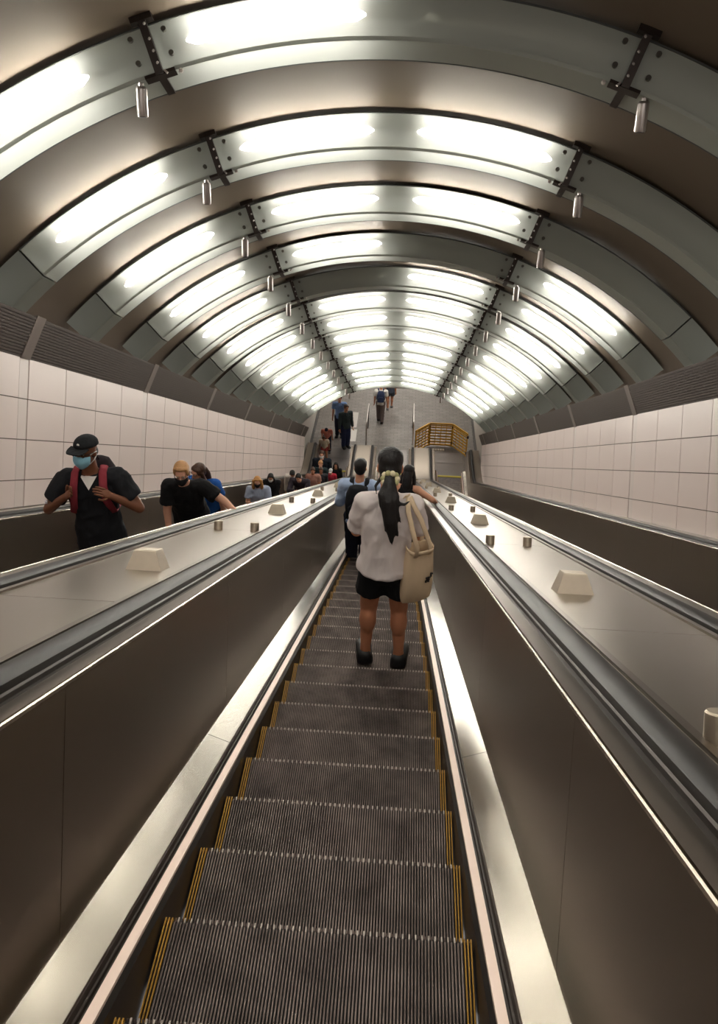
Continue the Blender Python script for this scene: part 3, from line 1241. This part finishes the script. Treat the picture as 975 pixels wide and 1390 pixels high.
    if top:
        tb = MB()
        h0 = (hem - .515)
        bot = max(h0, -.09)
        rows = [(bot, hipw * 1.13 * loose, .084 * loose), (bot * .4 + .02, hipw * 1.1 * loose, .080 * loose), (.085, max(.09 * B, hipw * .95) * loose, .073 * loose), (.15, .096 * B * loose, .073 * loose),
                (.215, (.099 if female else .113) * B * ez, .073), (.262, (.098 if female else .112) * B, .061), (.295, .066 * B, .046), (.310, .045, .040)]
        if neckline == 'v':
            rows[-1] = (.304, .05, .042)
        tb.rings([ring(T(0, 0, z), rt, fw, rx * H, ry * H * B, 20) for z, rx, ry in rows])
        for i, s in enumerate((-1, 1)):
            sj, ej, wr = arms[i]
            if sleeve == 'none':
                continue
            limb(tb, T(s * shw * .5, 0, .268), sj, .048 * H * B, .045 * H * B)
            if sleeve == 'short':
                limb(tb, sj, sj.lerp(ej, .68), .043 * H * B * ez, .044 * H * B * loose, False)
                tb.ball(sj, .044 * H * B)
            elif sleeve == 'puff':
                limb(tb, sj, sj.lerp(ej, .82), .039 * H, .041 * H, False)
                tb.ball(sj, .039 * H)
                tb.ball(sj.lerp(ej, .5), .043 * H)
            else:
                limb(tb, sj, ej, .043 * H * B, .036 * H * B)
                limb(tb, ej, ej.lerp(wr, .96), .036 * H * B, .026 * H, False)
        remesh(tb, 'shirt', top, max(.009, voxel * .9), root, 3, fold=.010 * loose)
    # --- bottom
    if bottom:
        bb = MB()
        rows = [(-.07, hipw * .8, .060), (-.03, hipw * 1.08, .074), (.02, hipw * 1.05, .074), (.06, hipw * .95, .068)]
        bb.rings([ring(T(0, 0, z), rt, fw, rx * H, ry * H * B, 18) for z, rx, ry in rows])
        for hj, kj, an in knees:
            if leg == 'short':
                limb(bb, hj, hj.lerp(kj, .58), .060 * H * B, .068 * H * B, False)
            else:
                limb(bb, hj, kj, .064 * H * B, .052 * H * B)
                limb(bb, kj, an + Vector((0, 0, -.03 * H)), .052 * H * B, .043 * H, False)
        remesh(bb, 'shorts' if leg == 'short' else 'trousers', bottom, max(.009, voxel * .9), root, 3, fold=.007)
    # --- shoes
    if shoe:
        for i, s in enumerate((-1, 1)):
            fx, fy = feet[i]
            sb = MB()
            heel = Vector((fx, fy - .030 * H, 0))
            toe = Vector((fx + s * .014 * H, fy + .105 * H, 0))
            dv = (toe - heel)
            rows = []
            ax = Vector((1, 0, 0))
            for t, w, h in ((-.06, .016, .040), (0, .029, .058), (.10, .033, .060), (.35, .033, .056), (.62, .034, .044), (.86, .033, .036), (.97, .024, .024), (1.03, .010, .014)):
                c = heel + dv * t
                h *= H
                w *= H
                rows.append([c + Vector((x * w, 0, z * h)) for x, z in ((-1, 0), (1, 0), (1.04, .25), (.92, .7), (.5, .97), (0, 1.0), (-.5, .97), (-.92, .7), (-1.04, .25))])
            sb.rings(rows)
            sb.build('shoe', shoe, root, 'all')
    info = dict(root=root, T=T, hd=hd, Rh=Rh, H=H, arms=arms, up=up, fw=fw, rt=rt, s7=s7, knees=knees, head=hc)
    return info


def child_of(root, o):
    o.parent = root
    return o


def W(info, p):
    """local point of a person -> world"""
    r = info['root']
    return Matrix.Translation(r.location) @ Matrix.Rotation(r.rotation_euler.z, 4, 'Z') @ Vector(p)


NAVY = cloth('navy', (40, 44, 60))
BLACK = cloth('black', (26, 26, 28))
DARKG = cloth('charcoal', (48, 48, 52))
M_SHOEB = mat('shoe_black', lin(24, 24, 26), .5)
M_SHOEG = mat('shoe_grey', lin(120, 118, 118), .6)
UPH = math.pi


def stand(x, y, dz=0.0):
    return (x, y, (tread_z(y) if y < YCOMB else .012 if y < YCOMB + 1.9 and min(abs(x - c) for c in ESC.values()) < .56 else 0.0) + dz + .001)


VX = .0105
# ---- the woman in the white tee on the middle escalator
p1 = person('woman in oversized white tee and black shorts with long black ponytail, seen from behind', stand(.125, 4.28), 1.66, 0.0, True, SK_TAN,
            cloth('white_tee', (226, 216, 214)), cloth('black_shorts', (24, 25, 28)), M_SHOEB, lean=.05,
            hands=[(-.08, .30, 1.10), (.10, .30, 1.08)], elbows=[(-.45, -.3, -1), (.45, -.3, -1)], feet=((-.115, .02), (.115, .0)),
            sleeve='puff', leg='short', head_pitch=.30, hair=H_BLACK, style='pony', voxel=.0085, loose=1.12, hem=.492, build=.90)
# ---- tote bag on her right shoulder
tb_w = W(p1, (.205, -.06, .84))
M_CANVAS = cloth('canvas', (224, 200, 168))
tote = thing('tote_bag', 'cream canvas tote bag hanging from the shoulder of the woman in white', 'bag', tb_w, (0, 0, .5))
rows = []
for t, w, d in ((0, .098, .018), (.03, .108, .035), (.3, .113, .055), (.6, .104, .05), (.85, .092, .045), (1.0, .085, .055)):
    z = -.22 + .44 * t
    n = 24
    rw = []
    for k in range(n):
        a = 2 * math.pi * k / n
        ca, sa = math.cos(a), math.sin(a)
        sx = math.copysign(abs(ca) ** .45, ca)
        sy = math.copysign(abs(sa) ** .7, sa)
        rw.append(Vector((w * sx, d * sy + .008 * math.sin(3 * sx + z * 9), z + (.02 * (1 - abs(sx)) * -1 if t == 1 else 0))))
    rows.append(rw)
mb = MB()
mb.rings(rows, cap=False)
mb.add(rows[0], [tuple(range(24))])
o = mb.build('bag_body', M_CANVAS, tote, 'all')
o.modifiers.new('thick', 'SOLIDIFY').thickness = .004
o.modifiers.new('sub', 'SUBSURF').render_levels = 1
mb = MB()
mb.rings([[p + Vector((0, 0, dz)) * 1 for p in [Vector((v.x * 1.02, v.y * 1.06, v.z)) for v in rows[-1]]] for dz in (-.03, 0)], cap=False)
o = mb.build('hem_band', M_CANVAS, tote, 'all')
o.modifiers.new('thick', 'SOLIDIFY').thickness = .003
inv = Matrix.Rotation(-.5, 4, 'Z') @ Matrix.Translation(-Vector(tb_w))
sh = inv @ (W(p1, p1['arms'][1][0]) + Vector((-.025, -.035, .078)))
for s in (-1, 1):
    mb = MB()
    st = [Vector((.05, s * .052, .17)), Vector((.046, s * .055, .24)), Vector((sh.x * .6 + .03, sh.y * .6 + s * .05, .24 + (sh.z - .24) * .55)), Vector((sh.x + .015, sh.y + s * .045, sh.z - .05)), sh + Vector((0, s * .012, .008))]
    en = [sh + Vector((-.012, s * .012, .006)), Vector((sh.x - .03, sh.y + s * .05, sh.z - .06)), Vector((sh.x * .5 - .05, sh.y * .5 + s * .055, .24 + (sh.z - .24) * .5)), Vector((-.046, s * .055, .24)), Vector((-.05, s * .052, .17))]
    mb.tube(st + en, .016, 8, flat=.28, up=(0, 1, 0))
    mb.build('strap', M_CANVAS, tote, 'all')
# dark printed marks on the outer face
mb = MB()
for (x, z, w, h) in ((.045, -.02, .034, .009), (.048, -.034, .026, .008), (.042, -.050, .010, .016), (.058, -.050, .012, .014), (.076, -.012, .010, .030), (.08, .006, .014, .008)):
    mb.box((x - .012, -.0585, z), (x - .012 + w, -.052, z + h))
tag(mb.build('printed_mark', mat('print_black', lin(34, 28, 28), .7), tote), 'small black printed mark')

# ---- man in the light blue shirt with a backpack
p2 = person('man in light blue shirt and dark trousers wearing a black backpack, seen from behind', stand(-.31, 9.32), 1.74, -.05, False, SK_OLIVE,
            cloth('light_blue', (178, 198, 232)), NAVY, M_SHOEB, hands=[(-.20, .26, 1.04), (.20, .22, .95)], elbows=[(-.35, -.4, -1), (.35, -.4, -1)],
            sleeve='long', hair=H_BLACK, style='short', voxel=VX, loose=1.06, build=1.04, head_pitch=.1)


def backpack(info, label, m, scale=1.0, patch=False, strapm=None):
    H = info['H']
    T = info['T']
    c = T(0, -.115, .185)
    w = W(info, c)
    hz = info['root'].rotation_euler.z
    bp = thing('backpack', label, 'backpack', w, (0, 0, hz))
    mb = MB()
    rows = []
    for t, wd, d in ((-.215, .10, .05), (-.20, .135, .075), (0, .145, .085), (.12, .135, .075), (.20, .10, .055), (.225, .055, .03)):
        n = 20
        rw = []
        for k in range(n):
            a = 2 * math.pi * k / n
            ca, sa = math.cos(a), math.sin(a)
            rw.append(Vector((wd * math.copysign(abs(ca) ** .6, ca), d * math.copysign(abs(sa) ** .6, sa), t)) * scale)
        rows.append(rw)
    mb.rings(rows)
    mb.build('bag_body', m, bp, 'all')
    mb = MB()
    rows = [[Vector((x * f, -.075 - d, z)) * scale for x, z in ((-.10, -.18), (.10, -.18), (.105, -.02), (.06, .03), (-.06, .03), (-.105, -.02))] for d, f in ((0, 1), (.03, .94), (.036, .8))]
    mb.rings(rows)
    mb.build('front_pocket', m, bp, True)
    loc = lambda p: Matrix.Rotation(-hz, 3, 'Z') @ (W(info, p) - w)
    for s in (-1, 1):
        mb = MB()
        mb.tube([loc(T(s * .05, -.055, .27)), loc(T(s * .058, -.02, .322)), loc(T(s * .060, .03, .318)), loc(T(s * .064, .072, .27)), loc(T(s * .072, .080, .20)), loc(T(s * .088, .05, .12)), loc(T(s * .085, -.06, .09))], .030 * H / 1.7, 8, flat=.25, up=(0, 1, 0))
        mb.build('shoulder_strap', strapm or m, bp, 'all')
    mb = MB()
    mb.tube([Vector((-.03, .03, .215)), Vector((-.02, .03, .25)), Vector((.02, .03, .25)), Vector((.03, .03, .215))], .007, 6)
    mb.build('grab_handle', m, bp, 'all')
    if patch:
        mb = MB()
        mb.tube([Vector((-.125, -.07, -.06)), Vector((-.07, -.118, -.075)), Vector((.07, -.118, -.085)), Vector((.125, -.07, -.08))], .006, 6)
        mb.build('reflective_band', mat('reflective_grey', lin(210, 212, 214), .3), bp, 'all')
        mb = MB()
        mb.tube([Vector((-.03, -.112, -.13)), Vector((-.03, -.118, -.13))], .022, 14)
        tag(mb.build('round_patch', mat('patch_orange', lin(214, 150, 60), .5), bp), 'small orange round patch')
    return bp


backpack(p2, 'black backpack with orange patch on the man in light blue shirt', cloth('backpack_black', (32, 33, 38)), 1.15, True)

# ---- woman in black leaning on the right handrail of the middle escalator
person('woman with long black hair and black sleeveless top leaning on the right handrail', stand(.30, 10.05), 1.64, -.15, True, SK_OLIVE, BLACK, DARKG, M_SHOEB, lean=.20,
       hands=[(.36, .32, 1.02), (.46, .12, 1.08)], elbows=[(-.6, -.6, -.6), (1, -.6, -.2)], sleeve='none', style='longback', hair=H_BLACK, voxel=VX, head_pitch=.15, shift=.02)

# ---- man in black scrubs and cap
a1 = person('man in black cap, blue surgical mask and black scrubs gripping his backpack straps', stand(-2.2, 5.36), 1.74, UPH + .12, False, SK_BROWN, cloth('scrubs', (30, 31, 35)), cloth('scrub_trousers', (30, 31, 35)), M_SHOEB,
            hands=[(-.175, .165, 1.30), (.175, .165, 1.30)], elbows=[(-.9, -.2, -1), (.9, -.2, -1)], sleeve='short', neckline='v', hair=H_BLACK, style='cap', mask=M_MBLUE,
            voxel=.0085, build=.98, loose=1.12, hem=.44, head_yaw=.38, head_pitch=-.10)
hd, s7 = a1['hd'], a1['s7']
mb = MB()
rows = []
for t in range(7):
    a = t / 6 * math.pi / 2
    r = math.cos(a) if t < 6 else .06
    rows.append([hd(.086 * r * math.cos(q * math.pi / 10), -.012 + .104 * r * math.sin(q * math.pi / 10), .056 + .072 * math.sin(a)) for q in range(20)])
mb.rings(rows)
capm = cloth('cap_black', (34, 35, 38))
mb.build('baseball_cap', capm, a1['root'], 'all')
cap_o = a1['root'].children[-1]
mb = MB()
rows = []
for off in (0, .007):
    rw = []
    for q in range(13):
        a = math.pi * (q / 12)
        rw.append(hd(.078 * math.cos(a), .060 + .120 * math.sin(a) ** .7, .056 - off - .006 * math.sin(a) - .022 * math.cos(a) ** 2 * math.sin(a)))
    rows.append(rw)
mb.rings(rows)
mb.build('cap_brim', capm, cap_o, True)
mb = MB()
mb.ball(hd(0, .081, .083), (.012 * s7, .004 * s7, .012 * s7), a1['Rh'], 8, 6)
tag(mb.build('cap_emblem', mat('emblem_white', lin(230, 228, 222), .5), cap_o, 'all'), 'small white emblem')
mb = MB()
for s in (-1, 1):
    pts = [hd(s * .032 + .026 * math.cos(q * math.pi / 8), .094, .012 + .019 * math.sin(q * math.pi / 8)) for q in range(17)]
    mb.tube(pts, .0028 * s7, 6)
    mb.tube([hd(s * .058, .090, .015), hd(s * .078, .03, .014), hd(s * .08, -.015, .008)], .0026 * s7, 6)
mb.tube([hd(-.008, .096, .016), hd(.008, .096, .016)], .0028 * s7, 6)
mb.build('glasses', mat('glasses_dark', lin(40, 26, 24), .3), a1['root'], 'all')
T = a1['T']
mb = MB()
v = [T(-.034, .046, .303), T(.034, .046, .303), T(.0, .0765, .252)]
v2 = [p - a1['fw'] * .03 for p in v]
mb.add(v + v2, [(0, 1, 2), (5, 4, 3), (0, 3, 4, 1), (1, 4, 5, 2), (2, 5, 3, 0)])
mb.build('undershirt', cloth('undershirt_white', (236, 230, 226)), a1['root'])
mb = MB()
e0 = a1['arms'][1][0].lerp(a1['arms'][1][1], .6)
mb.box(e0 + Vector((.052, .045, -.02)), e0 + Vector((.066, .072, -.002)))
mb.build('sleeve_tag', mat('tag_white', lin(225, 222, 230), .6), a1['root'])
backpack(a1, 'maroon strapped dark backpack worn by the man in black scrubs', cloth('backpack_dark', (44, 36, 40)), 1.0, False, cloth('strap_maroon', (138, 52, 62)))

# ---- blond woman leaning on the handrail
person('blond woman in black tee and black face mask leaning forward with hand on rail', stand(-2.12, 7.62), 1.72, UPH + .1, True, SK_LIGHT, cloth('black_tee', (28, 28, 30)), BLACK, M_SHOEB, lean=.40,
       hands=[(-.62, .34, .99), (.20, .36, .66)], elbows=[(-.6, -.6, .3), (.6, -.5, .2)], sleeve='short', style='short', hair=H_BLOND, mask=M_MBLACK,
       voxel=.0085, build=1.02, head_pitch=-.22, loose=1.08)
person('brown haired person in blue shirt half hidden behind the blond woman in black', stand(-2.14, 8.5), 1.54, UPH - .2, True, SK_LIGHT, cloth('royal_blue', (40, 92, 170)), NAVY, M_SHOEG,
       lean=.25, sleeve='short', style='long', hair=H_BROWN, voxel=VX, head_yaw=.5)
a4 = person('woman with long curly blond hair, black mask and pale blue tee, hands clasped', stand(-2.27, 12.35), 1.36, UPH + .1, True, SK_LIGHT, cloth('pale_blue', (176, 188, 214)), NAVY, M_SHOEG,
            lean=.12, hands=[(-.03, .24, .80), (.03, .24, .80)], elbows=[(-1, -.4, -.3), (1, -.4, -.3)], sleeve='short', style='curly', hair=H_GOLD, mask=M_MBLACK, voxel=VX, build=1.1)
person('dark haired person in black jacket with white mask behind curly blond woman', stand(-2.40, 14.5), 1.24, UPH, True, SK_OLIVE, BLACK, BLACK, M_SHOEB, lean=.12, sleeve='long', style='long', hair=H_BLACK,
       mask=M_MWHITE, voxel=VX, build=1.12, head_pitch=.2, hands=[(-.05, .2, .62), (.05, .2, .62)])
person('dark haired man in charcoal shirt stooping with hand on his chin', stand(-2.12, 17.1), 1.45, UPH - .1, False, SK_LIGHT, cloth('plum_charcoal', (56, 50, 58)), DARKG, M_SHOEB, lean=.62, head_pitch=-.3,
       hands=[(-.10, .50, .78), (.05, .56, .98)], elbows=[(-1, .1, -.6), (1, 0, -.8)], sleeve='long', style='short', hair=H_BLACK, voxel=VX, build=1.16)
person('dark haired man in white shirt standing behind the stooping man', stand(-2.42, 17.8), 1.42, UPH, False, SK_OLIVE, cloth('white_shirt', (222, 216, 210)), DARKG, M_SHOEB, sleeve='long', style='short', hair=H_BLACK, voxel=VX, head_pitch=.5, lean=.2)
person('woman with brown hair in a bun and dusty pink top riding up', stand(-2.18, 20.0), 1.36, UPH, True, SK_TAN, cloth('dusty_pink', (176, 130, 116)), BLACK, M_SHOEB, sleeve='short', style='bun', hair=H_BROWN, voxel=VX, build=1.12)
person('short dark haired child in dark jacket behind the woman in pink', stand(-2.15, 21.9), 1.34, UPH, False, SK_TAN, cloth('grey_jacket', (62, 60, 66)), DARKG, M_SHOEB, sleeve='long', style='short', hair=H_BROWN, voxel=VX)
person('blond person with hair tied up in dark top near the escalator foot', stand(-2.28, 23.0), 1.60, UPH, True, SK_LIGHT, cloth('dark_teal', (44, 58, 62)), BLACK, M_SHOEB, sleeve='short', style='bun', hair=H_BLOND, voxel=VX)
a11 = person('person in red and pink top wearing a white cap beside the handrail', stand(-1.98, 23.5), 1.30, UPH - .1, True, SK_LIGHT, cloth('red_pink', (196, 58, 78)), NAVY, M_SHOEG, sleeve='short', style='cap', hair=H_BROWN, voxel=VX, lean=.15)
hd = a11['hd']
mb = MB()
mb.ball(hd(0, -.01, .055), (.088 * a11['s7'], .1 * a11['s7'], .075 * a11['s7']), a11['Rh'])
mb.box(hd(-.06, .06, .03), hd(.06, .17, .045))
mb.build('white_cap', M_MWHITE, a11['root'], 'all')
person('long haired person all in black near the foot of the left escalator', stand(-1.92, 24.6), 1.50, UPH, True, SK_OLIVE, BLACK, BLACK, M_SHOEB, sleeve='long', style='long', hair=H_BLACK, voxel=VX)
person('man in dark navy sweater with white mask stepping onto the left escalator', stand(-2.45, 25.0), 1.92, UPH, False, SK_LIGHT, cloth('navy_sweater', (36, 42, 52)), DARKG, M_SHOEB, sleeve='long', style='short', hair=H_BROWN, mask=M_MWHITE, voxel=VX, build=1.12)
# ---- the landing
person('child in cream top crouching by the left landing', stand(-2.66, 28.05), 1.28, UPH, False, SK_TAN, cloth('cream_top', (222, 206, 184)), cloth('red_shorts', (150, 60, 60)), M_SHOEG, lean=.45, sleeve='short', leg='short', style='short', hair=H_BROWN, voxel=.013)
person('person in dark cap and coral tee bending behind the crouching child', stand(-2.62, 28.75), 1.42, UPH, False, SK_TAN, cloth('coral', (196, 120, 104)), NAVY, M_SHOEG, lean=.55, sleeve='short', style='short', hair=NAVY, voxel=.013, head_pitch=.4)
f1 = floor_pt(469, 607)
person('tall man in dark green jacket and navy trousers standing at the left landing', stand(f1.x, f1.y), 1.93, UPH + .5, False, SK_OLIVE, cloth('dark_green', (62, 74, 78)), cloth('navy_jeans', (50, 58, 88)), M_SHOEB, sleeve='long', style='short', hair=H_BROWN, voxel=.013)
person('man in light blue shirt and navy trousers behind the tall man in green', stand(f1.x - .32, f1.y + .9), 1.90, UPH, False, SK_OLIVE, cloth('sky_shirt', (120, 150, 200)), NAVY, M_SHOEB, sleeve='short', style='short', hair=H_BLACK, voxel=.013)
f2 = floor_pt(516, 573)
h1 = person('man in white tee and grey trousers with navy backpack walking away', (f2.x, f2.y, .001), 1.86, .0, False, SK_OLIVE, cloth('hall_white', (216, 212, 206)), cloth('taupe', (112, 100, 96)), M_SHOEB, sleeve='short', style='short', hair=H_BLACK, voxel=.013, feet=((-.07, .16), (.07, -.12)))
backpack(h1, 'navy backpack on the man walking away through the hall', cloth('backpack_navy', (50, 58, 84)), 1.15)
f3 = floor_pt(529, 555)
person('person in dark shorts and dark top walking ahead of the man with backpack', (f3.x, f3.y, .001), 1.76, .0, True, SK_TAN, cloth('slate_top', (66, 72, 84)), cloth('dark_shorts', (60, 66, 74)), M_SHOEG, sleeve='short', leg='short', style='short', hair=H_BROWN, voxel=.013, feet=((-.08, -.1), (.08, .14)))
